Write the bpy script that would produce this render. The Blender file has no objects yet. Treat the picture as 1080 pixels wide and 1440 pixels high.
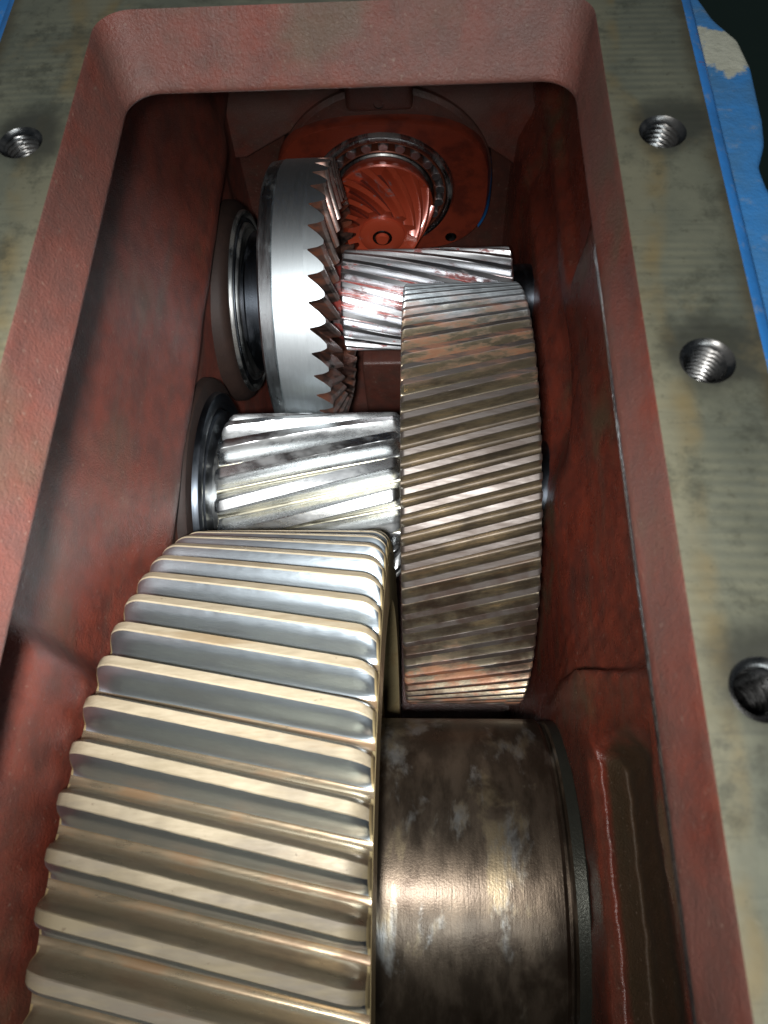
import bpy, bmesh, math, random
import numpy as np
from mathutils import Matrix, Vector
random.seed(4)
PI = math.pi
sc = bpy.context.scene
col = sc.collection

# ------------------------------------------------------------------ camera, world, lamps, exposure
cam = bpy.data.cameras.new('camera')
cam.sensor_fit = 'VERTICAL'; cam.sensor_height = 36.0; cam.lens = 27.75
cam.clip_start = 0.01; cam.clip_end = 50
cam.dof.use_dof = True; cam.dof.focus_distance = 0.95; cam.dof.aperture_fstop = 11
cam_o = bpy.data.objects.new('camera', cam); col.objects.link(cam_o)
right = Vector((0.99875725, 0.01625424, -0.04711436))
up = Vector((0.00558323, 0.90288426, 0.42984745))
back = Vector((0.04952566, -0.42957631, 0.90167145))
cam_o.matrix_world = Matrix(((right.x, up.x, back.x, 0), (right.y, up.y, back.y, 0), (right.z, up.z, back.z, 1.0), (0, 0, 0, 1)))
sc.camera = cam_o

w = bpy.data.worlds.new('World'); sc.world = w; w.use_nodes = True
w.node_tree.nodes['Background'].inputs[0].default_value = (0.72, 0.86, 1.0, 1)
w.node_tree.nodes['Background'].inputs[1].default_value = 0.09

def lamp(name, kind, loc, aim, energy, color, **kw):
    l = bpy.data.lights.new(name, kind); l.energy = energy; l.color = color
    for k, v in kw.items(): setattr(l, k, v)
    o = bpy.data.objects.new(name, l); col.objects.link(o); o.location = loc
    o.rotation_euler = (Vector(aim) - Vector(loc)).to_track_quat('-Z', 'Y').to_euler()
    return o
# hand torch held beside the camera, and an added fill lamp far above
TORCH = (-0.030, -0.06, 1.06)
lamp('hand_torch_beam', 'SPOT', TORCH, (-0.13, 0.44, 0.10), 76.0, (0.97, 0.99, 1.0), shadow_soft_size=0.022, spot_size=math.radians(50), spot_blend=1.0)
lamp('hand_torch_spill', 'SPOT', TORCH, (-0.17, 0.34, 0.25), 25.0, (1.0, 0.98, 0.94), shadow_soft_size=0.022, spot_size=math.radians(108), spot_blend=1.0)
lamp('overhead_fill', 'AREA', (0.5, -1.2, 3.2), (0, 0.3, 0.5), 36.0, (0.90, 0.98, 1.0), shape='RECTANGLE', size=1.4, size_y=0.5)

sc.view_settings.view_transform = 'Standard'; sc.view_settings.look = 'None'
sc.view_settings.exposure = 0.0; sc.view_settings.gamma = 1.0; sc.view_settings.use_curve_mapping = False
sc.render.engine = 'CYCLES'
sc.cycles.use_denoising = True
sc.cycles.max_bounces = 8; sc.cycles.glossy_bounces = 6; sc.cycles.diffuse_bounces = 4
sc.cycles.sample_clamp_indirect = 4.0
sc.cycles.caustics_reflective = True

# ------------------------------------------------------------------ node helper
class G:
    def __init__(s, name):
        s.m = bpy.data.materials.new(name); s.m.use_nodes = True
        s.t = s.m.node_tree; s.t.nodes.clear()
        s.out = s.t.nodes.new('ShaderNodeOutputMaterial')
        s.p = s.t.nodes.new('ShaderNodeNewGeometry').outputs['Position']
        s._xyz = None
    def lk(s, a, b):
        if hasattr(a, 'links'): s.t.links.new(a, b)
        else:
            try: b.default_value = a
            except Exception:
                b.default_value = (*a, 1) if len(a) == 3 else a
    def xyz(s):
        if s._xyz is None:
            n = s.t.nodes.new('ShaderNodeSeparateXYZ'); s.lk(s.p, n.inputs[0]); s._xyz = n.outputs
        return s._xyz
    def mp(s, scale=(1, 1, 1), loc=(0, 0, 0), rot=(0, 0, 0), vec=None):
        n = s.t.nodes.new('ShaderNodeMapping'); s.lk(vec or s.p, n.inputs['Vector'])
        n.inputs['Scale'].default_value = scale; n.inputs['Location'].default_value = loc; n.inputs['Rotation'].default_value = rot
        return n.outputs[0]
    def noise(s, scale, detail=3, rough=0.55, vec=None, dist=0.0):
        n = s.t.nodes.new('ShaderNodeTexNoise'); s.lk(vec or s.p, n.inputs['Vector'])
        n.inputs['Scale'].default_value = scale; n.inputs['Detail'].default_value = detail
        n.inputs['Roughness'].default_value = rough; n.inputs['Distortion'].default_value = dist
        return n.outputs[0]
    def voro(s, scale, vec=None, feature='F1'):
        n = s.t.nodes.new('ShaderNodeTexVoronoi'); n.feature = feature; s.lk(vec or s.p, n.inputs['Vector'])
        n.inputs['Scale'].default_value = scale
        return n.outputs['Distance']
    def math(s, op, a, b=0.0, c=0.0, clamp=False):
        n = s.t.nodes.new('ShaderNodeMath'); n.operation = op; n.use_clamp = clamp
        s.lk(a, n.inputs[0]); s.lk(b, n.inputs[1]); s.lk(c, n.inputs[2])
        return n.outputs[0]
    def map(s, v, a, b, lo=0.0, hi=1.0, smooth=True):
        n = s.t.nodes.new('ShaderNodeMapRange'); n.interpolation_type = 'SMOOTHSTEP' if smooth else 'LINEAR'
        s.lk(v, n.inputs[0])
        for k, q in zip((1, 2, 3, 4), (a, b, lo, hi)): n.inputs[k].default_value = q
        return n.outputs[0]
    def mix(s, f, a, b, mode='MIX'):
        n = s.t.nodes.new('ShaderNodeMix'); n.data_type = 'RGBA'; n.blend_type = mode
        s.lk(f, n.inputs[0]); s.lk(a, n.inputs[6]); s.lk(b, n.inputs[7])
        return n.outputs[2]
    def dist2(s, x, y):
        X = s.xyz()
        a = s.math('SUBTRACT', X[0], x); b = s.math('SUBTRACT', X[1], y)
        return s.math('SQRT', s.math('ADD', s.math('MULTIPLY', a, a), s.math('MULTIPLY', b, b)))
    def bsdf(s, color, metal=0.0, rough=0.5, bump=None, bdist=0.001, bstr=0.5, coat=0.0, crough=0.1, spec=0.5, aniso=0.0):
        n = s.t.nodes.new('ShaderNodeBsdfPrincipled')
        s.lk(color, n.inputs['Base Color']); s.lk(metal, n.inputs['Metallic']); s.lk(rough, n.inputs['Roughness'])
        s.lk(coat, n.inputs['Coat Weight']); s.lk(crough, n.inputs['Coat Roughness']); s.lk(spec, n.inputs['Specular IOR Level'])
        if aniso: n.inputs['Anisotropic'].default_value = aniso
        if bump is not None:
            b = s.t.nodes.new('ShaderNodeBump'); b.inputs['Distance'].default_value = bdist; b.inputs['Strength'].default_value = bstr
            s.lk(bump, b.inputs['Height']); s.lk(b.outputs[0], n.inputs['Normal']); s.lk(b.outputs[0], n.inputs['Coat Normal'])
        s.t.links.new(n.outputs[0], s.out.inputs[0])
        return s.m

# ------------------------------------------------------------------ materials
def red_paint(name, dusty=0.0, dark=0.0, wet=0.35, oil=.8, stain=False):
    g = G(name)
    big = g.noise(7, 4, 0.6); mid = g.noise(38, 4, 0.65); fine = g.noise(420, 3, 0.7)
    streak = g.noise(30, 4, .65, g.mp((1.2, 0.10, 1.2)))
    c = g.mix(g.map(mid, .35, .7), (0.180, 0.030, 0.0145), (0.100, 0.019, 0.011))
    c = g.mix(g.math('MULTIPLY', g.map(streak, .48, .72), .5), c, (0.085, 0.050, 0.034))
    c = g.mix(g.math('MULTIPLY', g.map(big, .52, .70), oil), c, (0.085, 0.066, 0.036))
    c = g.mix(g.math('MULTIPLY', g.map(g.noise(16, 3, .6, g.mp((1, .5, 1), (3, 1, 2))), .54, .74), .4), c, (0.040, 0.024, 0.020))
    if dusty: c = g.mix(g.math('MULTIPLY', g.map(g.noise(9, 5, .65, g.mp((1, 1, 1), (7, 3, 1))), .2, .62), dusty), c, (0.120, 0.070, 0.060))
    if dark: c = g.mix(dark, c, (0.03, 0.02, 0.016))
    if stain:
        X = g.xyz(); q = g.math('MULTIPLY', g.math('SUBTRACT', g.noise(34, 4, .65), .5), .05)
        zz = g.math('ADD', X[2], g.math('MULTIPLY', q, .5)); yy = g.math('ADD', X[1], q)
        f = g.math('MULTIPLY', g.math('MULTIPLY', g.map(yy, .135, .105), g.map(g.math('ADD', X[0], g.math('MULTIPLY', q, .1)), .161, .168)), g.map(zz, .345, .31))
        c = g.mix(g.math('MULTIPLY', f, .88), c, (0.040, 0.028, 0.012))
    sp = g.map(g.noise(230, 2, .5), .66, .74)
    c = g.mix(g.math('MULTIPLY', sp, .35), c, (0.24, 0.17, 0.13))
    r = g.map(g.noise(24, 4, .7), .3, .75, .52 - wet * .6, .70 - wet * .5, False)
    ct = min(1, wet * 1.1)
    if stain: ct = g.math('MULTIPLY', g.math('SUBTRACT', 1.0, f), ct); r = g.math('ADD', r, g.math('MULTIPLY', f, .3))
    h = g.math('ADD', g.math('MULTIPLY', fine, .8), g.math('MULTIPLY', g.noise(150, 4, .7), .45))
    return g.bsdf(c, 0, r, h, .0030, .50, coat=ct, crough=.27)
M = {}
M['red'] = red_paint('red_oxide_paint_oily', 0.12, 0, .55, .8, True)
M['red_left'] = red_paint('red_oxide_paint_grimy', 0.15, .10, .14, .35)
M['red_dusty'] = red_paint('red_oxide_paint_dusty', .60, 0, .08)
M['gusset'] = red_paint('dusty_cast_paint', .95, 0, .2)
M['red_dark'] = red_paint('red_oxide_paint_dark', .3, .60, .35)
g = G('shade_blackened_casting')
M['boss_shade'] = g.bsdf(g.mix(g.noise(40, 4, .6), (.012, .008, .007), (.030, .016, .012)), 0, .6, g.noise(200, 3, .6), .001, .3, spec=.2)  # near black put into the bosses for the shade on the left wall

g = G('red_carrier_paint')
n1 = g.noise(26, 4, .6)
M['carrier'] = g.bsdf(g.mix(g.map(n1, .4, .65), (0.165, 0.026, 0.012), (0.09, 0.016, 0.009)), 0, .38, g.noise(260, 3, .6), .001, .3, coat=.3, crough=.25)

HOLES = [(-0.275, 0.458), (0.1583, 0.4505), (0.1584, 0.2675), (0.1545, 0.0845), (-0.275, 0.275), (-0.275, 0.0845), (0.1545, -0.10), (-0.275, -0.10)]
g = G('milled_flange_iron')
X = g.xyz()
arcs = g.math('SINE', g.math('MULTIPLY', g.math('SQRT', g.math('ADD', g.math('POWER', g.math('SUBTRACT', g.math('ABSOLUTE', g.math('ADD', X[0], .06)), .19), 2.0), g.math('POWER', g.math('ADD', X[1], .55), 2.0))), 2 * PI / .0066))
milled = g.math('MULTIPLY', g.map(g.noise(9, 3, .5), .34, .60), g.map(X[1], .02, .22, .12, 1.0))
arcs = g.math('MULTIPLY', arcs, milled)
c = g.mix(g.map(g.noise(14, 5, .6), .35, .68), (0.150, 0.148, 0.104), (0.100, 0.104, 0.078))
c = g.mix(g.math('MULTIPLY', g.map(arcs, -1, 1), .46), c, (0.078, 0.084, 0.068))
edge = g.math('MINIMUM', g.math('ABSOLUTE', g.math('SUBTRACT', X[0], .127)), g.math('ABSOLUTE', g.math('ADD', X[0], .246)))
edge = g.math('ADD', edge, g.math('MULTIPLY', g.noise(9, 2, .5), .060))
band = g.math('MULTIPLY', g.map(edge, .030, .042), g.map(edge, .050, .043))
c = g.mix(g.math('MULTIPLY', g.map(edge, .046, .030), .40), c, (0.185, 0.165, 0.105))
c = g.mix(g.math('MULTIPLY', band, g.map(g.noise(22, 3, .6), .35, .65, 0, .6)), c, (0.170, 0.120, 0.048))
oed = g.math('MINIMUM', g.math('ABSOLUTE', g.math('SUBTRACT', X[0], .19)), g.math('ABSOLUTE', g.math('ADD', X[0], .3145)))
c = g.mix(g.math('MULTIPLY', g.map(g.math('ADD', oed, g.math('MULTIPLY', g.noise(30, 3, .6), .016)), .019, .006), .8), c, (0.060, 0.046, 0.024))
wob = g.math('MULTIPLY', g.noise(45, 3, .65), .026)
for (hx, hy) in HOLES[:4]:
    d = g.math('SUBTRACT', g.dist2(hx + .006, hy + .006), wob)
    c = g.mix(g.math('MULTIPLY', g.map(d, .024, .002), .85), c, (0.030, 0.030, 0.024))
c = g.mix(g.math('MULTIPLY', g.map(g.noise(26, 5, .75, g.mp((1, 1, 1), (5, 2, 0))), .48, .68), .72), c, (0.045, 0.046, 0.034))
c = g.mix(g.math('MULTIPLY', g.map(g.noise(150, 4, .75, g.mp((1, 1, 1), (1, 2, 0))), .58, .70), .45), c, (0.050, 0.045, 0.030))
c = g.mix(g.math('MULTIPLY', g.map(g.noise(18, 4, .65, g.mp((1, 1, 1), (9, 4, 0))), .55, .70), .40), c, (0.175, 0.140, 0.075))
scr = g.map(g.noise(300, 2, .5, g.mp((.07, 1, 1), (0, 0, 0), (0, 0, .06))), .62, .70)
c = g.mix(g.math('MULTIPLY', scr, .22), c, (0.050, 0.052, 0.042))
M['flange'] = g.bsdf(c, .25, g.map(g.noise(40, 3, .6), .3, .7, .40, .58, False), g.math('ADD', g.math('MULTIPLY', arcs, .14), g.math('MULTIPLY', g.noise(260, 3, .6), .4)), .0010, .35)

g = G('blue_enamel')
c = g.mix(g.map(g.noise(18, 4, .6), .35, .7), (0.026, 0.185, 0.520), (0.022, 0.140, 0.380))
c = g.mix(g.math('MULTIPLY', g.map(g.noise(55, 5, .7), .56, .66), .45), c, (0.22, 0.25, 0.27))
c = g.mix(g.map(g.noise(70, 4, .7, g.mp((1, 1, 1), (2, 8, 3))), .68, .72), c, (0.20, 0.06, 0.03))
M['blue'] = g.bsdf(c, 0, .42, g.noise(120, 3, .6), .001, .4)
g = G('blue_enamel_with_bare_filler')
X = g.xyz()
c = g.mix(g.map(g.noise(22, 4, .6), .35, .7), (0.050, 0.155, 0.310), (0.032, 0.180, 0.450))
c = g.mix(g.math('MULTIPLY', g.map(g.noise(60, 5, .7), .55, .68), .5), c, (0.20, 0.24, 0.27))
d = g.math('ADD', g.dist2(.229, .577), g.math('MULTIPLY', g.math('SUBTRACT', g.noise(38, 4, .65), .5), .055))
c = g.mix(g.map(d, .028, .022), c, g.mix(g.noise(90, 4, .7), (0.30, 0.29, 0.22), (0.52, 0.50, 0.40)))
c = g.mix(g.map(g.noise(75, 3, .7, g.mp((1, 1, 1), (4, 4, 4))), .70, .73), c, (0.20, 0.05, 0.03))
M['blue_lug'] = g.bsdf(c, 0, .5, g.noise(100, 4, .65), .003, .5)
g = G('green_shop_floor')
M['floor'] = g.bsdf(g.mix(g.noise(6, 4, .6), (0.006, 0.022, 0.012), (0.012, 0.030, 0.018)), 0, .6)

def steel(name, base, rough, dirt=None, damt=0.0, streak=(1, 1, 1), rvar=.10, bump=.25, dscale=22, metal=1.0, thr=(.48, .66), bscale=260):
    g = G(name)
    s1 = g.noise(170, 4, .7, g.mp(streak)); s2 = g.noise(dscale, 5, .65, g.mp(tuple(.4 + .6 * q for q in streak), (3, 5, 1)))
    c = g.mix(g.map(s1, .3, .75), base, tuple(q * .88 for q in base))
    r = g.map(s1, .25, .75, rough - rvar, rough + rvar, False)
    mt = metal
    if dirt is not None:
        f = g.math('MULTIPLY', g.map(s2, *thr), damt)
        c = g.mix(f, c, dirt)
        mt = g.math('SUBTRACT', metal, g.math('MULTIPLY', f, .7 * metal))
        r = g.math('ADD', r, g.math('MULTIPLY', f, .15))
    return g.bsdf(c, mt, r, g.noise(bscale, 3, .6, g.mp(streak)), .0006, bump)
AX = (.12, 1, 1)      # streaks that run along the shaft
RND = (1, .12, .12)   # turning marks round the shaft
M['pin2_flank'] = steel('polished_tooth_steel', (.72, .735, .74), .27, (.58, .58, .55), .25, (.35, 1, 1), .04, .14)
M['pin2_land'] = steel('ground_tooth_tip_steel', (.74, .755, .76), .28, (.60, .60, .58), .25, (.35, 1, 1), .04, .12)
M['pin2_root'] = steel('oily_tooth_root', (.44, .42, .33), .30, (.24, .21, .13), .5, AX)
M['pin2_end'] = steel('bright_tooth_end', (.85, .82, .70), .32, (.6, .52, .3), .4)
M['big_flank'] = steel('blue_grey_tooth_flank', (.55, .62, .67), .37, None, 0, (.25, 1, 1), .03, .25)
g = G('varnished_tooth_tip'); X = g.xyz()
n = g.noise(30, 5, .68, g.mp((.16, 1, 1), (3, 5, 1))); nf = g.noise(220, 4, .7, g.mp((.2, 1, 1)))
ang = g.math('ADD', g.math('ARCTAN2', X[2], X[1]), g.math('MULTIPLY', g.math('SUBTRACT', g.noise(14, 3, .6), .5), .9))
old = g.map(ang, 1.25, 1.70)
c = g.mix(g.map(nf, .3, .7), (.40, .335, .235), (.30, .245, .165))
c = g.mix(g.math('MULTIPLY', old, .92), c, g.mix(g.map(n, .4, .62), (.185, .150, .092), (.135, .115, .092)))
c = g.mix(g.math('MULTIPLY', g.map(n, .54, .72), .6), c, (.22, .14, .065))
c = g.mix(g.math('MULTIPLY', g.map(g.noise(120, 3, .6), .68, .74), .7), c, (.10, .07, .04))
M['big_land'] = g.bsdf(c, .25, g.math('ADD', g.map(nf, .3, .7, .42, .54, False), g.math('MULTIPLY', old, .10)), g.noise(300, 3, .6, g.mp((.25, 1, 1))), .0006, .3)
M['big_root'] = steel('brown_varnished_root', (.26, .205, .135), .28, (.13, .07, .03), .8, (.10, 1, 1), .08, .25, 34, metal=.75, thr=(.42, .62))
M['big_back'] = steel('gold_brown_back_flank', (.27, .22, .15), .30, (.10, .065, .035), .75, (.12, 1, 1), .06, .22, 30, metal=.8, thr=(.42, .68))
M['big_end'] = steel('gold_varnished_gear_side', (.38, .30, .16), .42, (.16, .09, .03), .6, (1, 1, 1), .08, .25, 30, metal=.5)

def midgear(name, a, b, rough, metal):
    g = G(name); X = g.xyz()
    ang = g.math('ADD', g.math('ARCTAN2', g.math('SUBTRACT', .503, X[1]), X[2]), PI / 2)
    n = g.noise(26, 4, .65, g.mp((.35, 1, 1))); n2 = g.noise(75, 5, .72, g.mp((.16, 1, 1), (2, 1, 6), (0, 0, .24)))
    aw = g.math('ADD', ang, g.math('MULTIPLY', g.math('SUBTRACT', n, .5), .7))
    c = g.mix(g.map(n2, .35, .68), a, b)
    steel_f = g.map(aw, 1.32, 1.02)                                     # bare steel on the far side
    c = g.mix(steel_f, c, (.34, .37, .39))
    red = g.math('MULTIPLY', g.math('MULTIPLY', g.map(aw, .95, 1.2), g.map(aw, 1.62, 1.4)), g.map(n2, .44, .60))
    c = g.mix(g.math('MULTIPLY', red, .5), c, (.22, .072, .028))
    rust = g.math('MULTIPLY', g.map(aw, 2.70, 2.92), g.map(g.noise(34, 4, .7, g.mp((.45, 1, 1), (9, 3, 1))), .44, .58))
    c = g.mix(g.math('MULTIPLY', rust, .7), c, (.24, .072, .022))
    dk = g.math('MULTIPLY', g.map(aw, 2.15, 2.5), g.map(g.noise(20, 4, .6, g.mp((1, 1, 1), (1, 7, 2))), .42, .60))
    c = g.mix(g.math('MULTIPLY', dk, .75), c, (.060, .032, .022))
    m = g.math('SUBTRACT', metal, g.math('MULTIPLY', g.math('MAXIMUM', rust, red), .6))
    return g.bsdf(c, m, g.map(n2, .3, .7, rough - .08, rough + .1, False), g.noise(240, 3, .6, g.mp((.3, 1, 1))), .0007, .3)
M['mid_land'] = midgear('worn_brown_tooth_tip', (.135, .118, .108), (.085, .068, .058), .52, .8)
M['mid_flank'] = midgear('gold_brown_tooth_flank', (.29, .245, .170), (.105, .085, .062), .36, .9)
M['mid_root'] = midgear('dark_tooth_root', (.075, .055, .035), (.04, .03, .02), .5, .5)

def compound(name, base, rough, amt, thr, redc=(.22, .020, .012)):
    g = G(name)
    f = g.math('MULTIPLY', g.map(g.noise(42, 4, .7, g.mp((.5, 1, 1), (1, 1, 8))), *thr), amt)
    c = g.mix(f, base, redc)
    return g.bsdf(c, g.math('SUBTRACT', 1.0, g.math('MULTIPLY', f, .85)), g.math('ADD', rough, g.math('MULTIPLY', f, .06)), g.noise(200, 3, .6, g.mp((.3, 1, 1))), .0006, .2, coat=g.math('MULTIPLY', f, .7), crough=.12)
M['pin1_flank'] = compound('bright_steel_with_red_marking', (.86, .87, .89), .31, .9, (.56, .64))
M['pin1_land'] = compound('bright_tooth_tip_red_marked', (.86, .87, .89), .33, .9, (.60, .68))
M['pin1_root'] = compound('tooth_root_red_marked', (.40, .36, .36), .35, .95, (.38, .52))
M['crown_band'] = steel('ground_steel_band', (.60, .64, .66), .47, None, 0, RND, .03, .10, bscale=180)
M['crown_edge'] = steel('turned_steel_edge', (.50, .54, .56), .33, (.34, .36, .36), .3, RND)
M['crown_flank'] = compound('crown_flank_red_brown', (.14, .11, .10), .30, .75, (.30, .70), (.20, .050, .014))
M['crown_land'] = compound('crown_tooth_tip', (.30, .26, .24), .30, .80, (.32, .70), (.11, .020, .010))
M['bevel'] = compound('bevel_pinion_red_marked', (.42, .36, .36), .26, .97, (.27, .40), (.34, .040, .011))
M['bevel_root'] = compound('bevel_root_red', (.2, .14, .12), .35, .97, (.2, .36), (.10, .012, .006))
M['black_ring'] = steel('black_oiled_ring', (.06, .068, .08), .34, (.04, .04, .045), .5, RND, .04, .12)
M['dark_steel'] = steel('dark_oiled_steel', (.26, .27, .27), .33, (.10, .08, .06), .6, RND)
M['ring_steel'] = steel('bearing_ring_steel', (.46, .47, .48), .26, (.20, .18, .15), .4, RND, .05, .12)
M['roller'] = steel('roller_steel', (.70, .68, .70), .38, None)
g = G('cage_brown')
M['cage'] = g.bsdf(g.mix(g.noise(50, 3, .6), (.20, .050, .025), (.10, .035, .022)), .5, .36)
M['thread'] = steel('dark_thread_steel', (.10, .10, .10), .28, (.05, .045, .04), .5)
g = G('black_lip_shadow')
M['oil'] = g.bsdf(g.mix(g.noise(80, 4, .7), (.010, .011, .015), (.045, .035, .035)), .0, .22, g.noise(160, 3, .6), .002, .4, coat=.5)  # glossy black standing in for the shadow below the lip

g = G('patinated_hub_steel')
n = g.noise(15, 5, .60, g.mp((1.3, .7, .7), (2.2, 0, 4)), .3); n2 = g.noise(30, 5, .62, g.mp((1.4, .5, .5), (1, 3, 2))); n3 = g.noise(520, 2, .6)
c = g.mix(g.map(n2, .38, .66), (.066, .049, .035), (.138, .105, .076))
p = g.map(n, .525, .63)
c = g.mix(g.math('MULTIPLY', p, .85), c, g.mix(g.map(n2, .4, .6), (.32, .315, .30), (.27, .215, .135)))
c = g.mix(g.math('MULTIPLY', g.map(g.noise(19, 4, .6, g.mp((1, 1, 1), (4, 9, 3))), .52, .70), .7), c, (.035, .022, .014))
M['hub'] = g.bsdf(c, .80, g.map(n2, .3, .7, .27, .38, False), g.math('ADD', g.math('MULTIPLY', n3, .5), g.math('MULTIPLY', g.noise(480, 3, .6, g.mp((1, .08, .08))), .6)), .0006, .34, coat=.12, crough=.22)
g = G('dark_green_ring_steel')
M['ring_green'] = g.bsdf(g.mix(g.noise(40, 4, .6), (.030, .034, .028), (.060, .060, .048)), .6, .36, g.noise(420, 2, .6), .001, .3)

# ------------------------------------------------------------------ mesh helpers
def tag(o, label=None, cat=None, group=None, kind=None):
    if label: o['label'] = label
    if cat: o['category'] = cat
    if group: o['group'] = group
    if kind: o['kind'] = kind
    return o
def empty(name, loc=(0, 0, 0)):
    o = bpy.data.objects.new(name, None); col.objects.link(o); o.location = loc; o.empty_display_size = .02
    return o
def mk(name, verts, faces, mats, mi=None, parent=None, loc=(0, 0, 0), smooth=35, flip=False):
    me = bpy.data.meshes.new(name)
    me.from_pydata([tuple(v) for v in verts], [], faces)
    for m in (mats if isinstance(mats, (list, tuple)) else [mats]): me.materials.append(m)
    if mi is not None: me.polygons.foreach_set('material_index', mi)
    if flip: me.flip_normals()
    me.update()
    if smooth:
        me.shade_smooth(); me.set_sharp_from_angle(angle=math.radians(smooth))
    o = bpy.data.objects.new(name, me); col.objects.link(o); o.location = loc
    if parent: o.parent = parent
    return o
def link_copy(src, parent, rot=None, loc=None):
    o = src.copy(); col.objects.link(o); o.parent = parent
    if rot is not None: o.rotation_euler = rot
    if loc is not None: o.location = loc
    return o
def lathe(name, prof, axis, mats, mi=None, parent=None, loc=(0, 0, 0), seg=96, closed=False, smooth=35):
    """prof: list of (axial, radius) run so that the outside is on the left of travel along +axis"""
    V, F, I = [], [], []
    n = len(prof)
    for k in range(seg):
        a = 2 * PI * k / seg
        for (s, r) in prof:
            V.append((s, r * math.cos(a), r * math.sin(a)) if axis == 'X' else (r * math.cos(a), s, r * math.sin(a)))
    for k in range(seg):
        k2 = (k + 1) % seg
        for j in range(n if closed else n - 1):
            j2 = (j + 1) % n
            f = (k * n + j, k * n + j2, k2 * n + j2, k2 * n + j)
            F.append(f if axis == 'Y' else f[::-1]); I.append(mi[j] if mi else 0)
    return mk(name, V, F, mats, I, parent, loc, smooth)
def box(name, lo, hi, mat, parent=None, bevel=0.0):
    bm = bmesh.new(); bmesh.ops.create_cube(bm, size=1)
    for v in bm.verts: v.co = Vector([(lo[i] + hi[i]) / 2 + v.co[i] * (hi[i] - lo[i]) for i in range(3)])
    if bevel: bmesh.ops.bevel(bm, geom=bm.edges[:], offset=bevel, segments=3, affect='EDGES', profile=.6)
    me = bpy.data.meshes.new(name); bm.to_mesh(me); bm.free(); me.materials.append(mat)
    me.shade_smooth(); me.set_sharp_from_angle(angle=math.radians(40))
    o = bpy.data.objects.new(name, me); col.objects.link(o)
    if parent: o.parent = parent
    return o
def prism_y(name, pts, y0, y1, mat, parent=None, loc=(0, 0, 0), bev=.004):
    bm = bmesh.new()
    vs = [bm.verts.new((x, y0, z)) for x, z in pts]
    f = bm.faces.new(vs); r = bmesh.ops.extrude_face_region(bm, geom=[f])
    for v in r['geom']:
        if isinstance(v, bmesh.types.BMVert): v.co.y = y1
    bmesh.ops.recalc_face_normals(bm, faces=bm.faces[:])
    es = [e for e in bm.edges if abs(e.verts[0].co.y - y0) < 1e-6 and abs(e.verts[1].co.y - y0) < 1e-6]
    if bev: bmesh.ops.bevel(bm, geom=es, offset=bev, segments=3, affect='EDGES', profile=.5)
    me = bpy.data.meshes.new(name); bm.to_mesh(me); bm.free(); me.materials.append(mat)
    me.shade_smooth(); me.set_sharp_from_angle(angle=math.radians(40))
    o = bpy.data.objects.new(name, me); col.objects.link(o); o.location = loc
    if parent: o.parent = parent
    return o
def sstep(a, b, x):
    t = np.clip((x - a) / (b - a), 0, 1); return t * t * (3 - 2 * t)

# ------------------------------------------------------------------ setting
box('workshop_floor', (-6, -6, -.80), (6, 6, -.75), M['floor'])['kind'] = 'structure'

# ------------------------------------------------------------------ housing
ZF = .632
H = empty('gearbox_housing', (0, 0, 0))
tag(H, 'open cast iron gearbox housing, red primer inside, bare milled flange, blue outside', 'gearbox housing')

def rrect(x0, x1, y0, y1, r, n=10):
    P = []
    for (cx, cy, a0) in ((x1 - r, y1 - r, 0), (x0 + r, y1 - r, 90), (x0 + r, y0 + r, 180), (x1 - r, y0 + r, 270)):
        for k in range(n + 1):
            a = math.radians(a0 + 90 * k / n); P.append((cx + r * math.cos(a), cy + r * math.sin(a)))
    return P
OX0, OX1, OY0, OY1 = -.3145, .190, -.48, 1.10
inner = rrect(-.246, .127, -.36, .600, .026)
# flange top with real hole openings
RH = .0132
bm = bmesh.new()
def loop(pts, z):
    vs = [bm.verts.new((x, y, z)) for x, y in pts]
    return [bm.edges.new((vs[i], vs[(i + 1) % len(vs)])) for i in range(len(vs))]
E_ = loop(rrect(OX0, OX1, OY0, OY1, .012, 5), ZF) + loop(inner, ZF)
circ = lambda cx, cy, r, n=40: [(cx + r * math.cos(2 * PI * k / n), cy + r * math.sin(2 * PI * k / n)) for k in range(n)]
for (hx, hy) in HOLES: E_ += loop(circ(hx, hy, RH + .0022), ZF)
bmesh.ops.triangle_fill(bm, edges=E_, use_beauty=True, use_dissolve=False, normal=(0, 0, 1))
for f in bm.faces:
    if f.normal.z < 0: f.normal_flip()
me = bpy.data.meshes.new('flange'); bm.to_mesh(me); bm.free(); me.materials.append(M['flange'])
fl = bpy.data.objects.new('flange', me); col.objects.link(fl); fl.parent = H
fl['label'] = 'bare milled flange face with arc marks and oil stains'
# threaded holes
def thread_mesh():
    V, F = [], []; n = 40; p = .0036; rows = 78; dep = .046
    V += [((RH + .0022) * math.cos(2 * PI * k / n), (RH + .0022) * math.sin(2 * PI * k / n), 0.0) for k in range(n)]
    for j in range(rows):
        z = -.0022 - dep * j / (rows - 1)
        for k in range(n):
            a = 2 * PI * k / n
            t = ((-z) / p + k / n) % 1.0
            tri = abs(t * 2 - 1)
            r = RH - .0021 * min(1, tri * 1.15) + .0004
            if j == 0: r = RH + .0004
            V.append((r * math.cos(a), r * math.sin(a), z))
    for j in range(rows):
        for k in range(n):
            k2 = (k + 1) % n
            F.append((j * n + k, (j + 1) * n + k, (j + 1) * n + k2, j * n + k2))
    F.append(tuple(rows * n + k for k in range(n)))
    return V, F
V, F = thread_mesh()
th0 = None
for (hx, hy) in HOLES:
    if th0 is None: th0 = mk('threaded_hole', V, F, M['thread'], None, H, (hx, hy, ZF), 50, flip=True)
    else: link_copy(th0, H, loc=(hx, hy, ZF))
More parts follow.
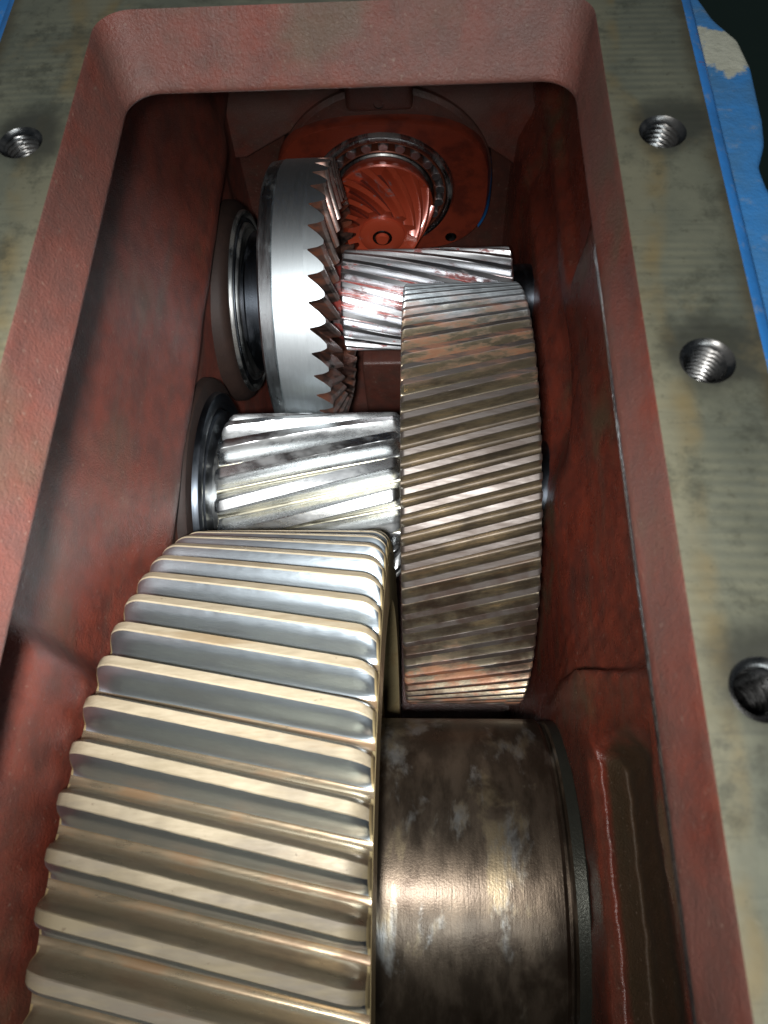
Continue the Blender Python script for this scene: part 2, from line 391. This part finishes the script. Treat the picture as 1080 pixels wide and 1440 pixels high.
# opening rim: edge rounding, sloping wall, lip, underside
rows = []
def ring(dx0, dx1, dy1, z, r): rows.append((rrect(-.246 + dx0, .127 - dx1, -.36 + dy1, .600 - dy1, r), z))
ring(0, 0, 0, ZF, .026); ring(.0008, .0006, .001, ZF - .0012, .026); ring(.002, .0016, .004, ZF - .008, .026)
for k in range(1, 6):
    t = k / 6; ring(.002 + .009 * t, .0016 + .0052 * t, .004 + .019 * t, ZF - .008 - .034 * t, .026)
ring(.0115, .0070, .0245, ZF - .0440, .026)
ring(.0125, .0078, .0262, ZF - .0475, .026); ring(.0128, .0080, .0268, ZF - .0500, .026); ring(.0115, .0070, .0255, ZF - .0525, .026)
ring(.007, .0035, .021, ZF - .0550, .026); ring(-.02, -.02, -.01, ZF - .0570, .045); ring(-.13, -.10, -.54, ZF - .060, .02)
V, F, I = [], [], []
n = len(rows[0][0])
rs = random.Random(3)
for ri, (P, z) in enumerate(rows):
    for (x, y) in P: V.append((x, y, z))
for j in range(len(rows) - 1):
    for k in range(n):
        k2 = (k + 1) % n
        F.append((j * n + k, j * n + k2, (j + 1) * n + k2, (j + 1) * n + k)); I.append(0)
mk('opening_rim', V, F, [M['red_dusty']], I, H, smooth=50)
# outer edge (blue), side skirts
V, F = [], []
P0 = rrect(OX0, OX1, OY0, OY1, .012, 5)
n = len(P0)
for (o_, z) in ((0, ZF), (.0060, ZF - .0020), (.0100, ZF - .007), (.0110, ZF - .014), (.0110, .455), (.040, .440), (.068, .40), (.068, -.75)):
    for (x, y) in rrect(OX0 - o_, OX1 + o_, OY0 - o_, OY1 + o_, .012 + o_, 5): V.append((x, y, z))
for j in range(7):
    for k in range(n):
        k2 = (k + 1) % n
        F.append((j * n + k, (j + 1) * n + k, (j + 1) * n + k2, j * n + k2))
mk('outer_wall', V, F, M['blue'], None, H, smooth=40)

# inner side walls as cast height fields
rngn = np.random.default_rng(2)
def wob(y, z, s=1.0):
    return s * (.0016 * np.sin(31 * y + 9 * z + 1) + .0012 * np.sin(17 * z - 23 * y) + .0008 * np.sin(61 * y + 40 * z))
def prof(z, pts):
    zs = [p[1] for p in pts][::-1]; xs = [p[0] for p in pts][::-1]
    return np.interp(z, zs, xs)
def smooth_z(fn, Y, Z, w=.018):
    acc = 0
    for d, wt in ((-1.6, .12), (-.8, .22), (0, .32), (.8, .22), (1.6, .12)): acc = acc + wt * fn(Y, Z + d * w)
    return acc
def left_wall(Y, Z):
    A = smooth_z(lambda y, z: prof(z, [(-.310, .60), (-.313, .47), (-.309, .42), (-.306, .34), (-.302, .285), (-.291, .213), (-.287, .196), (-.289, .176), (-.302, .142), (-.305, .05), (-.305, -.5)]), Y, Z, .006)
    Cc = smooth_z(lambda y, z: prof(z, [(-.310, .60), (-.313, .48), (-.310, .462), (-.290, .447), (-.284, .43), (-.282, .38), (-.282, .2), (-.282, -.5)]), Y, Z, .006)
    t = sstep(.188, .150, Y)
    s = A + (Cc - A) * t
    s = s - .012 * sstep(.98, 1.06, Y)
    return s + wob(Y, Z, .45)
KEYS = {   # (x, z) from under the lip down to the sump; the same count for every section
 'far': [(.180, .585), (.184, .44), (.194, .40), (.191, .33), (.186, .26), (.181, .207), (.182, .188), (.197, .155), (.191, .122), (.170, .07), (.167, -.47)],
 'mid': [(.180, .585), (.184, .44), (.196, .40), (.192, .33), (.184, .27), (.176, .225), (.168, .19), (.161, .155), (.158, .13), (.156, .07), (.156, -.47)],
 'block': [(.180, .585), (.184, .44), (.182, .405), (.174, .375), (.169, .345), (.164, .312), (.159, .280), (.1545, .258), (.1515, .247), (.150, .225), (.154, -.47)],
 'pocket': [(.180, .585), (.184, .44), (.182, .392), (.174, .366), (.181, .345), (.191, .29), (.188, .228), (.170, .243), (.160, .250), (.1505, .236), (.154, -.47)]}
def chaikin(P, n):
    for _ in range(n):
        Q = [P[0]]
        for a, b in zip(P[:-1], P[1:]): Q += [a * .75 + b * .25, a * .25 + b * .75]
        P = np.array(Q + [P[-1]])
    return P
def right_section(y):
    K = {k: np.array(v) for k, v in KEYS.items()}
    P = K['far'] + (K['mid'] - K['far']) * sstep(.56, .42, y)
    yb = .196 - .28 * np.clip(K['block'][:, 1:2] - .27, -.1, .3)
    P = P + (K['block'] - P) * sstep(0.014, -.014, y - yb)
    P = P + (K['pocket'] - P) * sstep(.128, .098, y)
    Q = []
    for a, b in zip(P[:-1], P[1:]):
        Q += [a + (b - a) * t for t in (0, .34, .67)]
    Q = chaikin(np.array(Q + [P[-1]]), 2)
    Q[:, 0] += .014 * sstep(.675, .695, y) * sstep(.215, .235, Q[:, 1]) * sstep(.46, .40, Q[:, 1]) - .012 * sstep(1.0, 1.06, y)
    Q[:, 0] += wob(y + 3, Q[:, 1], .6) + .00035 * np.sin(170 * y + 60 * Q[:, 1]) + .00030 * np.sin(291 * y - 90 * Q[:, 1] + 1)
    return Q
def right_wall_mesh():
    ys = np.concatenate([np.linspace(-.45, -.20, 14), np.linspace(-.195, .085, 64), np.linspace(.09, .26, 60), np.linspace(.28, 1.16, 70)])
    S = [right_section(y) for y in ys]; nz = len(S[0])
    V = [(x, y, z) for y, q in zip(ys, S) for x, z in q]
    F = [(i * nz + j, (i + 1) * nz + j, (i + 1) * nz + j + 1, i * nz + j + 1) for i in range(len(ys) - 1) for j in range(nz - 1)]
    return mk('side_wall', V, F, M['red'], None, H, smooth=70)
def wall(name, fn, mat, flip, zt=.585):
    ys = np.concatenate([np.linspace(-.45, .09, 28), np.linspace(.10, .26, 34), np.linspace(.28, 1.16, 62)])
    zs = np.concatenate([np.linspace(zt, .02, 230), np.linspace(0, -.47, 18)])
    Yg, Zg = np.meshgrid(ys, zs, indexing='ij'); Xg = fn(Yg, Zg)
    V = np.stack([Xg, Yg, Zg], -1).reshape(-1, 3)
    nz = len(zs); F = []
    for i in range(len(ys) - 1):
        for j in range(nz - 1):
            F.append((i * nz + j, (i + 1) * nz + j, (i + 1) * nz + j + 1, i * nz + j + 1))
    return mk(name, V, F, mat, None, H, smooth=60, flip=flip)
wall('side_wall', left_wall, M['red_left'], True)
right_wall_mesh()
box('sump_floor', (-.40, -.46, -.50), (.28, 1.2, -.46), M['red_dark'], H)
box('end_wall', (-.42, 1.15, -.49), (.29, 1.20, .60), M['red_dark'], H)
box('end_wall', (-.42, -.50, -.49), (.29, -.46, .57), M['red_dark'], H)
# rib over the far bearing, gussets, boss ring, sump rib
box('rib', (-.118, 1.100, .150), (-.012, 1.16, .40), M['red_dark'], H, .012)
prism_y('gusset', [(-.40, .36), (-.125, .20), (-.125, .15), (-.30, .05), (-.40, .05)], 1.125, 1.16, M['gusset'], H, bev=.006)
prism_y('gusset', [(-.005, .20), (.28, .36), (.28, .02), (.16, .02), (-.005, .15)], 1.125, 1.16, M['gusset'], H, bev=.006)
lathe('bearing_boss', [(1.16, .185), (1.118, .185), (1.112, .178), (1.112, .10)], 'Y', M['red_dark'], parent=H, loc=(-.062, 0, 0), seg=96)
lathe('bearing_boss', [(-.315, .158), (-.292, .157), (-.284, .152), (-.2805, .146), (-.2795, .1405), (-.31, .1405)], 'X', M['boss_shade'], parent=H, loc=(0, .854, 0), seg=96)  # left wall bosses, wall shade put into their colour
lathe('bearing_boss', [(-.315, .170), (-.296, .168), (-.291, .165), (-.2885, .150), (-.2885, .140)], 'X', M['boss_shade'], parent=H, loc=(0, .503, 0), seg=96)
box('sump_rib', (-.112, .876, -.47), (.20, .91, -.20), M['red_dark'], H, .006)
lathe('drain_hole', [(1.0985, .0075), (1.1005, .0065), (1.112, .0065), (1.112, .0)], 'Y', M['thread'], parent=H, loc=(-.066, 0, .166), seg=24)
# lip's cast shadow built as a dark strip under the right lip
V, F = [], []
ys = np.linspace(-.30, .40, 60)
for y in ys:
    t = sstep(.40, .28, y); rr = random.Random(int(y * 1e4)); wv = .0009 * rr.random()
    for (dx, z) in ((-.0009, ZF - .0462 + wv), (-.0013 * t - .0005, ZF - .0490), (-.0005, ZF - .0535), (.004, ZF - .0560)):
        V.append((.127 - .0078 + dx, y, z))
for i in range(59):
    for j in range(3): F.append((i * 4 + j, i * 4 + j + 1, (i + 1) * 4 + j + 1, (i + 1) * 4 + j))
mk('lip_shadow_strip', V, F, M['oil'], None, H, smooth=60)  # 'oil' here is the black standing in for the lip's shadow
# blue lug on the outside
lug = [(.196, .80), (.212, .80), (.219, .65), (.229, .614), (.243, .589), (.247, .557), (.245, .50), (.242, .476), (.234, .455), (.236, .432), (.246, .40), (.252, .20), (.25, -.2), (.196, -.2)]
bm = bmesh.new()
vs = [bm.verts.new((x, y, .600)) for x, y in lug]
f = bm.faces.new(vs)
if f.normal.z < 0: f.normal_flip()
f.normal_update()
r = bmesh.ops.extrude_face_region(bm, geom=[f])
for v in r['geom']:
    if isinstance(v, bmesh.types.BMVert): v.co.z = .40
bmesh.ops.recalc_face_normals(bm, faces=bm.faces[:])
es = [e for e in bm.edges if all(abs(v.co.z - .600) < 1e-6 for v in e.verts)] + [e for e in bm.edges if abs(e.verts[0].co.z - e.verts[1].co.z) > .1]
bmesh.ops.bevel(bm, geom=es, offset=.006, segments=4, affect='EDGES', profile=.5)
me = bpy.data.meshes.new('lug'); bm.to_mesh(me); bm.free(); me.materials.append(M['blue_lug']); me.shade_smooth(); me.set_sharp_from_angle(angle=.7)
lo = bpy.data.objects.new('lug', me); col.objects.link(lo); lo.parent = H
lo['label'] = 'blue painted outer lug with pale bare filler patch'
box('lug', (-.42, -.2, .40), (-.3235, .78, .612), M['blue'], H, .008)

# ------------------------------------------------------------------ gears
def tooth_mesh(N, rf, ra, x0, x1, beta, hand, ch, mats, land=.15, nx=14, end_h=.45, wear=0.0, seed=0):
    """one pitch of a helical gear: half gap, flank, land, flank, half gap. materials: land, flank, root, end"""
    h = ra - rf
    half = [(.5, 0, 2), (.445, 0, 2), (.405, .03, 2), (.365, .12, 1), (.325, .25, 1), (.295, .42, 1), (.26, .60, 1), (.218, .79, 1), (land + .018, .955, 1), (land + .006, .985, 0), (land - .006, 1.0, 0), (0, 1.0, 0)]
    P = [(-u, v) for u, v, _ in half] + [(u, v) for u, v, _ in half[-2::-1]]
    seg = [max(half[i][2], half[i + 1][2]) if half[i][2] == 2 and half[i + 1][2] == 2 else half[i + 1][2] for i in range(len(half) - 1)]
    seg = seg + seg[::-1]
    rp = (rf + ra) / 2; pit = 2 * PI / N
    xs = [(x0 + ch * t, end_h + (1 - end_h) * math.sqrt(1 - (1 - t) ** 2)) for t in (0, .03, .10, .22, .38, .58, .78)] + [(x0 + ch, 1)]
    xs += [(x0 + ch + (x1 - x0 - 2 * ch) * k / nx, 1) for k in range(1, nx)]
    xs += [(x1 - (q[0] - x0), q[1]) for q in xs[7::-1]]
    V, F, I = [], [], []
    n = len(P)
    rw = random.Random(seed)
    for x, hs in xs:
        e1, e2 = [wear * (rw.random() ** 3) * (2.2 if rw.random() < .07 else 1) for _ in '12']
        tw = hand * math.tan(beta) * (x - (x0 + x1) / 2) / rp
        for (u, v) in P:
            ed = (e1 if u < 0 else e2) if .93 < v < .9999 else 0
            uu = u if abs(u) > .4 else u * (1 - .35 * (1 - hs))
            a = (uu - math.copysign(ed * .55, u)) * pit + tw; r = rf + h * (v * hs - ed * .45)
            V.append((x, r * math.cos(a), r * math.sin(a)))
    for i in range(len(xs) - 1):
        for j in range(n - 1):
            F.append((i * n + j, i * n + j + 1, (i + 1) * n + j + 1, (i + 1) * n + j))
            sg = 4 if (len(mats) > 4 and seg[j] == 1 and P[j][0] + P[j + 1][0] < 0) else seg[j]
            e = min(xs[i][1], xs[i + 1][1]) < end_h + (1 - end_h) * .42 and seg[j] != 2
            I.append(3 if e else sg)
    # end faces down to the body, and underside
    for (si, rev) in ((0, False), (len(xs) - 1, True)):
        x = xs[si][0]; tw = hand * math.tan(beta) * (x - (x0 + x1) / 2) / rp
        b = len(V); rb = rf - .012
        for u in (.5, -.5):
            a = u * pit + tw; V.append((x, rb * math.cos(a), rb * math.sin(a)))
        f = [si * n + j for j in range(n)] + [b, b + 1]
        F.append(tuple(f if rev else f[::-1])); I.append(3)
    me = bpy.data.meshes.new('tooth'); me.from_pydata(V, [], F)
    for m in mats: me.materials.append(m)
    me.polygons.foreach_set('material_index', I); me.flip_normals() if False else None
    me.update(); me.shade_smooth(); me.set_sharp_from_angle(angle=math.radians(32))
    return me
def add_teeth(gear, mes, N, phase, axis='X'):
    mes = mes if isinstance(mes, list) else [mes]; rt = random.Random(N)
    for k in range(N):
        o = bpy.data.objects.new('tooth', rt.choice(mes)); col.objects.link(o); o.parent = gear
        a = phase + 2 * PI * k / N
        o.rotation_euler = (a, 0, 0) if axis == 'X' else (0, a, 0)

YA, YB, YC = .854, .503, .002
# --- output shaft: big wide gear + hub
S3 = empty('output_gear_shaft', (0, YC, 0))
tag(S3, 'big coarse toothed gear with beige tooth tips, and its brown stained hub', 'gear shaft')
RA3, RF3, N3 = .408, .381, 66
g3 = lathe('large_helical_gear', [(-.262, 0), (-.262, .19), (-.255, .20), (-.252, .30), (-.2735, .315), (-.2735, RF3 - .003), (-.271, RF3 - .001), (-.040, RF3 - .001), (-.0375, RF3 - .003), (-.0375, .325), (-.060, .315), (-.060, .18)], 'X', [M['big_end']], parent=S3, seg=180)
me = [tooth_mesh(N3, RF3, RA3, -.273, -.038, math.radians(11.2), 1, .020, [M['big_land'], M['big_flank'], M['big_root'], M['big_end'], M['big_back']], land=.116, nx=44, end_h=.35, wear=0.014, seed=q) for q in range(6)]
add_teeth(g3, me, N3, .733)
hub = lathe('hub', [(-.09, .05), (-.09, .1855), (-.02, .186), (.128, .186), (.1315, .1835), (.1325, .177), (.1355, .177), (.1365, .183), (.139, .1845)], 'X', M['hub'], parent=S3, seg=180)
hub['label'] = 'brown patinated hub with pale worn patches'
lathe('collar', [(.139, .1845), (.150, .1845), (.153, .182), (.162, .16), (.24, .16)], 'X', M['ring_green'], parent=S3, seg=160)

# --- second shaft: bright pinion and wide brown gear
S2 = empty('intermediate_gear_shaft', (0, YB, 0))
tag(S2, 'wide brown fine toothed gear and the bright pinion on its left, one shaft', 'gear shaft')
RA2, RF2, N2 = .2877, .2877 - 2.2 * .0064, 88
g2 = lathe('helical_gear', [(-.02, .0), (-.02, .10), (-.006, .12), (-.006, .235), (-.0245, .245), (-.0245, RF2 - .002), (-.022, RF2 - .0006), (.124, RF2 - .0006), (.1265, RF2 - .002), (.1265, .24), (.11, .23), (.11, .10), (.13, .095), (.13, 0)], 'X', [M['mid_root']], parent=S2, seg=160)
g2['label'] = 'rust stained brown helical gear'
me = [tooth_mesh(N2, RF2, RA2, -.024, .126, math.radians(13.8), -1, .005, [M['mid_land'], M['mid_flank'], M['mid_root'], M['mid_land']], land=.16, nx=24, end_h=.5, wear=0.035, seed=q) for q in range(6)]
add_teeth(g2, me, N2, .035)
RAP, RFP, NP = .117, .0895, 17
p2 = lathe('pinion', [(-.289, .0), (-.289, RFP - .001), (-.022, RFP - .001), (-.022, 0)], 'X', [M['dark_steel']], parent=S2, seg=96)
p2['label'] = 'bright polished helical pinion'
me = [tooth_mesh(NP, RFP, RAP, -.272, -.029, math.radians(12.5), -1, .012, [M['pin2_land'], M['pin2_flank'], M['pin2_root'], M['pin2_end']], land=.16, nx=40, end_h=.35, wear=0.02, seed=q) for q in range(6)]
add_teeth(p2, me, NP, .06)
lathe('shaft', [(-.33, .0), (-.33, .075), (.20, .075), (.20, .0)], 'X', M['black_ring'], parent=S2, seg=64)

# --- first shaft: crown bevel gear and small bright pinion
S1 = empty('bevel_gear_shaft', (0, YA, 0))
tag(S1, 'clean ground steel crown gear and bright red-smeared pinion on the farthest cross shaft', 'gear shaft')
APX = -.066
N1, NBP = 38, 13
RPc, RPp = .2000, .0750
Lc = math.hypot(RPc, RPp); sG, cG = RPc / Lc, RPp / Lc
def cone_pt(s, th, hh):
    """crown tooth point: scale s from apex, angle th about the shaft, height hh off the pitch cone"""
    r = s * RPc + hh * cG; x = APX - s * RPp + hh * sG
    return (x, r * math.cos(th), r * math.sin(th))
hub_r = .2126
cb = lathe('crown_gear', [(-.205, .06), (-.205, .150), (-.223, .160), (-.225, .185), (-.225, .2045), (-.222, .2085), (-.2055, .2112), (-.2042, .2098), (-.2030, .2118), (-.160, .2125), (-.158, .2050), (-.152, .190), (-.1400, .146), (-.143, .06)], 'X', [M['crown_edge'], M['crown_band'], M['crown_flank']], [0, 0, 0, 0, 0, 0, 0, 0, 1, 1, 2, 2, 2], parent=S1, seg=160)
cb['label'] = 'clean ground steel crown gear'
def bevel_tooth(N, point, mats, addm, dedm, s0, s1, spiral, ns, land=.13, heel=None, skew=0.0):
    half = [(.5, -dedm, 2), (.475, -dedm * .98, 2), (.455, -dedm * .90, 1), (.35, -dedm * .34, 1), (.286, 0, 1), (.195, addm * .5, 1), (land + .03, addm * .93, 0), (land, addm, 0), (0, addm, 0)] if heel else [(.5, -dedm, 2), (.41, -dedm, 2), (.36, -dedm * .85, 1), (.30, -dedm * .35, 1), (.25, 0, 1), (.20, addm * .5, 1), (land + .02, addm * .93, 0), (land, addm, 0), (0, addm, 0)]
    P = [(-u, v) for u, v, _ in half] + [(u, v) for u, v, _ in half[-2::-1]]
    seg = [2 if (half[i][2] == 2 and half[i + 1][2] == 2) else half[i + 1][2] for i in range(len(half) - 1)]; seg = seg + seg[::-1]
    V, F, I = [], [], []; n = len(P); pit = 2 * PI / N
    for i in range(ns + 1):
        s = s0 + (s1 - s0) * i / ns
        for (u, v) in P: V.append(point(s, (u + skew * (v + dedm) / (addm + dedm)) * pit + spiral(s), v * s))
    for i in range(ns):
        for j in range(n - 1):
            F.append((i * n + j, i * n + j + 1, (i + 1) * n + j + 1, (i + 1) * n + j)); I.append(seg[j])
    if heel:                                        # heel face joins the band
        b = len(V)
        for (u, v) in P: V.append(heel(u * pit + spiral(s0)))
        for j in range(n - 1): F.append((b + j, b + j + 1, j + 1, j)); I.append(3)
    else:
        b = len(V)
        for (u, v) in P: V.append(point(s0, u * pit + spiral(s0), -dedm * 1.6))
        for j in range(n - 1): F.append((b + j, b + j + 1, j + 1, j)); I.append(3)
    b = len(V)
    for (u, v) in P: V.append(point(s1, u * pit + spiral(s1), -dedm * 2.2))
    k = ns * n
    for j in range(n - 1): F.append((k + j, k + j + 1, b + j + 1, b + j)); I.append(3 if not heel else 1)
    me = bpy.data.meshes.new('tooth'); me.from_pydata(V, [], F)
    for m in mats: me.materials.append(m)
    me.polygons.foreach_set('material_index', I); me.update(); me.shade_smooth(); me.set_sharp_from_angle(angle=math.radians(32))
    return me
def spiral_c(s): return -math.tan(math.radians(33)) * math.log(s) / sG
def crown_pt(s, th, hh):
    x, y, z = cone_pt(s, th, hh)
    if s > .999:                                     # cut the heel square on the band's cylinder
        r = math.hypot(y, z); k = .2125 / r
        x = x - (k - 1) * r * cG / sG * .0; y *= k; z *= k
    return (x, y, z)
me = bevel_tooth(N1, crown_pt, [M['crown_land'], M['crown_flank'], M['crown_flank'], M['crown_band']], .0095, .0140, 1.0, .77, spiral_c, 10, .07, heel=lambda th: (-.166, .2122 * math.cos(th), .2122 * math.sin(th)), skew=.20)
add_teeth(cb, me, N1, .05)
RA1, N1P = .0784, 22
RF1 = RA1 - 2.2 * .0064
p1 = lathe('pinion', [(-.140, 0), (-.140, .055), (-.126, RF1 - .001), (.139, RF1 - .001), (.139, 0)], 'X', [M['pin1_root']], parent=S1, seg=80)
p1['label'] = 'small bright helical pinion smeared with red'
me = [tooth_mesh(N1P, RF1, RA1, -.124, .138, math.radians(13.8), 1, .004, [M['pin1_land'], M['pin1_flank'], M['pin1_root'], M['pin1_land']], land=.17, nx=24, end_h=.5, wear=0.03, seed=q) for q in range(6)]
add_teeth(p1, me, N1P, .1)
lathe('shaft', [(-.34, .0), (-.34, .085), (-.21, .085), (-.21, .04), (.135, .04), (.135, .052), (.20, .052), (.20, 0)], 'X', M['black_ring'], parent=S1, seg=64)
lathe('spacer_ring', [(-.266, .085), (-.266, .107), (-.263, .110), (-.234, .110), (-.231, .107), (-.231, .085)], 'X', M['black_ring'], parent=S1, seg=128)

# --- side bearings in the left wall and right wall
def side_bearing(loc, r, label, rings):
    e = empty('shaft_bearing', loc); tag(e, label, 'bearing', 'shaft bearings set in the side walls')
    for nm, pr, m in rings: lathe(nm, pr, 'X', m, parent=e, seg=128)
    return e
side_bearing((-.280, YA, 0), .145, 'black shaft bearing behind the steel crown gear', [
    ('outer_ring', [(.0005, .142), (.003, .142), (.006, .1405), (.006, .1365), (.003, .1350), (-.01, .1330)], M['dark_steel']),
    ('seal_ring', [(-.01, .1330), (.001, .131), (.006, .129), (.007, .126), (.004, .1245)], M['black_ring']),
    ('inner_ring', [(.0, .124), (.007, .123), (.010, .121), (.010, .116), (.005, .113), (.005, .086)], M['dark_steel'])])
side_bearing((-.286, YB, 0), .15, 'black shaft bearing at the left end of the bright steel pinion', [
    ('outer_ring', [(-.04, .148), (.000, .148), (.005, .146), (.008, .141), (.008, .135), (.006, .129), (.001, .125)], M['black_ring']),
    ('inner_ring', [(.0, .124), (.007, .120), (.007, .088), (.010, .088), (.010, .07)], M['black_ring'])])

# --- far end: bearing carrier, tapered roller bearing and bevel pinion on an axis along Y
CX = APX
cr = empty('bearing_carrier', (CX, 1.09, 0)); tag(cr, 'red painted oval bearing carrier plate on the far end wall', 'bearing carrier')
outl = []
for k in range(96):
    a = 2 * PI * k / 96; c_, s_ = math.cos(a), math.sin(a); e = 2 / 2.9
    outl.append((.182 * math.copysign(abs(c_) ** e, c_), .139 * math.copysign(abs(s_) ** e, s_)))
nseg = 96; V, F, I = [], [], []
lay = [(1.0, .026), (1.0, .004), (.985, .0), (None, .0), (None, .004), (None, .03)]
for (sc_, yy) in lay:
    for k in range(nseg):
        a = 2 * PI * k / nseg
        if sc_: x, z = outl[k][0] * sc_, outl[k][1] * sc_
        else:
            q = .124 if yy == 0 else .1205; aa = math.atan2(outl[k][1], outl[k][0]); x, z = q * math.cos(aa), q * math.sin(aa)
        V.append((x, yy, z))
for j in range(len(lay) - 1):
    for k in range(nseg):
        k2 = (k + 1) % nseg; F.append((j * nseg + k, (j + 1) * nseg + k, (j + 1) * nseg + k2, j * nseg + k2))
mk('plate', V, F, M['carrier'], None, cr, smooth=45)
V2 = [v for v in V[:nseg]] + [v for v in V[nseg:2 * nseg]]
V2 = [(x * 1.025, y + .001 if i >= nseg else y, z * 1.025) for i, (x, y, z) in enumerate(V2)]
mk('painted_edge', V2, [(k % nseg, nseg + k % nseg, nseg + (k + 1) % nseg, (k + 1) % nseg) for k in range(88, 100)], M['blue'], None, cr, smooth=45)
bh = None
for (bx_, bz) in ((.120, -.104), (.120, .104), (-.120, -.104), (-.120, .104))[:1]:
    lathe('bolt_hole', [(-.0012, .0105), (-.0016, .0085), (-.0008, .0072), (.0, .0)], 'Y', M['thread'], parent=cr, loc=(bx_, 0, bz), seg=32)

tb = empty('roller_bearing', (CX, 1.09, 0)); tag(tb, 'roller bearing around the red spiral pinion in the carrier plate', 'bearing')
lathe('outer_ring', [(.03, .1205), (-.002, .1205), (-.006, .1185), (-.007, .1150), (-.006, .1120), (-.003, .1105), (.030, .103)], 'Y', M['ring_steel'], parent=tb, seg=128)
lathe('cage', [(.030, .1040), (-.001, .1090), (-.0030, .1085), (-.0035, .1060), (-.002, .1050)], 'Y', M['cage'], parent=tb, seg=96)
lathe('cage_rim', [(.004, .0920), (-.004, .0920), (-.0055, .0905), (-.004, .0885), (.02, .0880)], 'Y', M['cage'], parent=tb, seg=96)
lathe('inner_ring', [(.03, .0865), (-.002, .0845), (-.004, .082), (-.004, .06)], 'Y', M['dark_steel'], parent=tb, seg=96)
ro = None
for k in range(22):
    a = 2 * PI * k / 22 + .1
    if ro is None:
        ro = lathe('roller', [(-.005, .0), (-.005, .0074), (-.0035, .0084), (.03, .0088), (.03, 0)], 'Y', M['roller'], parent=tb, seg=20)
    o = ro if k == 0 else link_copy(ro, tb)
    o.location = (.098 * math.cos(a), 0, .098 * math.sin(a)); o.rotation_euler = (0, 0, 0)

bp = empty('bevel_pinion_shaft', (CX, YA, 0)); tag(bp, 'red coated spiral toothed pinion with a centre hole, facing out of the far wall', 'bevel pinion')
def pin_pt(s, th, hh):
    y = s * RPc - hh * cG; r = s * RPp + hh * sG
    return (r * math.cos(th), y, -r * math.sin(th))
DED = .0135
bb = lathe('pinion_body', [(.128, .0), (.128, .0095), (.134, .0125), (.134, .020), (.1345, .034), (.1365, .0375), (.2065, .058), (.2065, .083), (.2085, .0855), (.216, .0855), (.226, .080), (.30, .080)], 'Y', [M['bevel_root']], parent=bp, seg=96)
bb.data.materials[0] = M['bevel']
def spiral_p(s): return -2.5 * math.log(s)
me = bevel_tooth(NBP, pin_pt, [M['bevel'], M['bevel'], M['bevel_root'], M['bevel']], .0125, .0105, 1.02, .68, spiral_p, 14, .15)
add_teeth(bp, me, NBP, .1, 'Y')
for o in bp.children:
    if o.name.startswith('tooth'): pass
lathe('centre_hole', [(.1335, .0165), (.1325, .0150), (.1325, .0120), (.142, .0075), (.160, .0070), (.160, 0)], 'Y', M['thread'], parent=bp, seg=40)
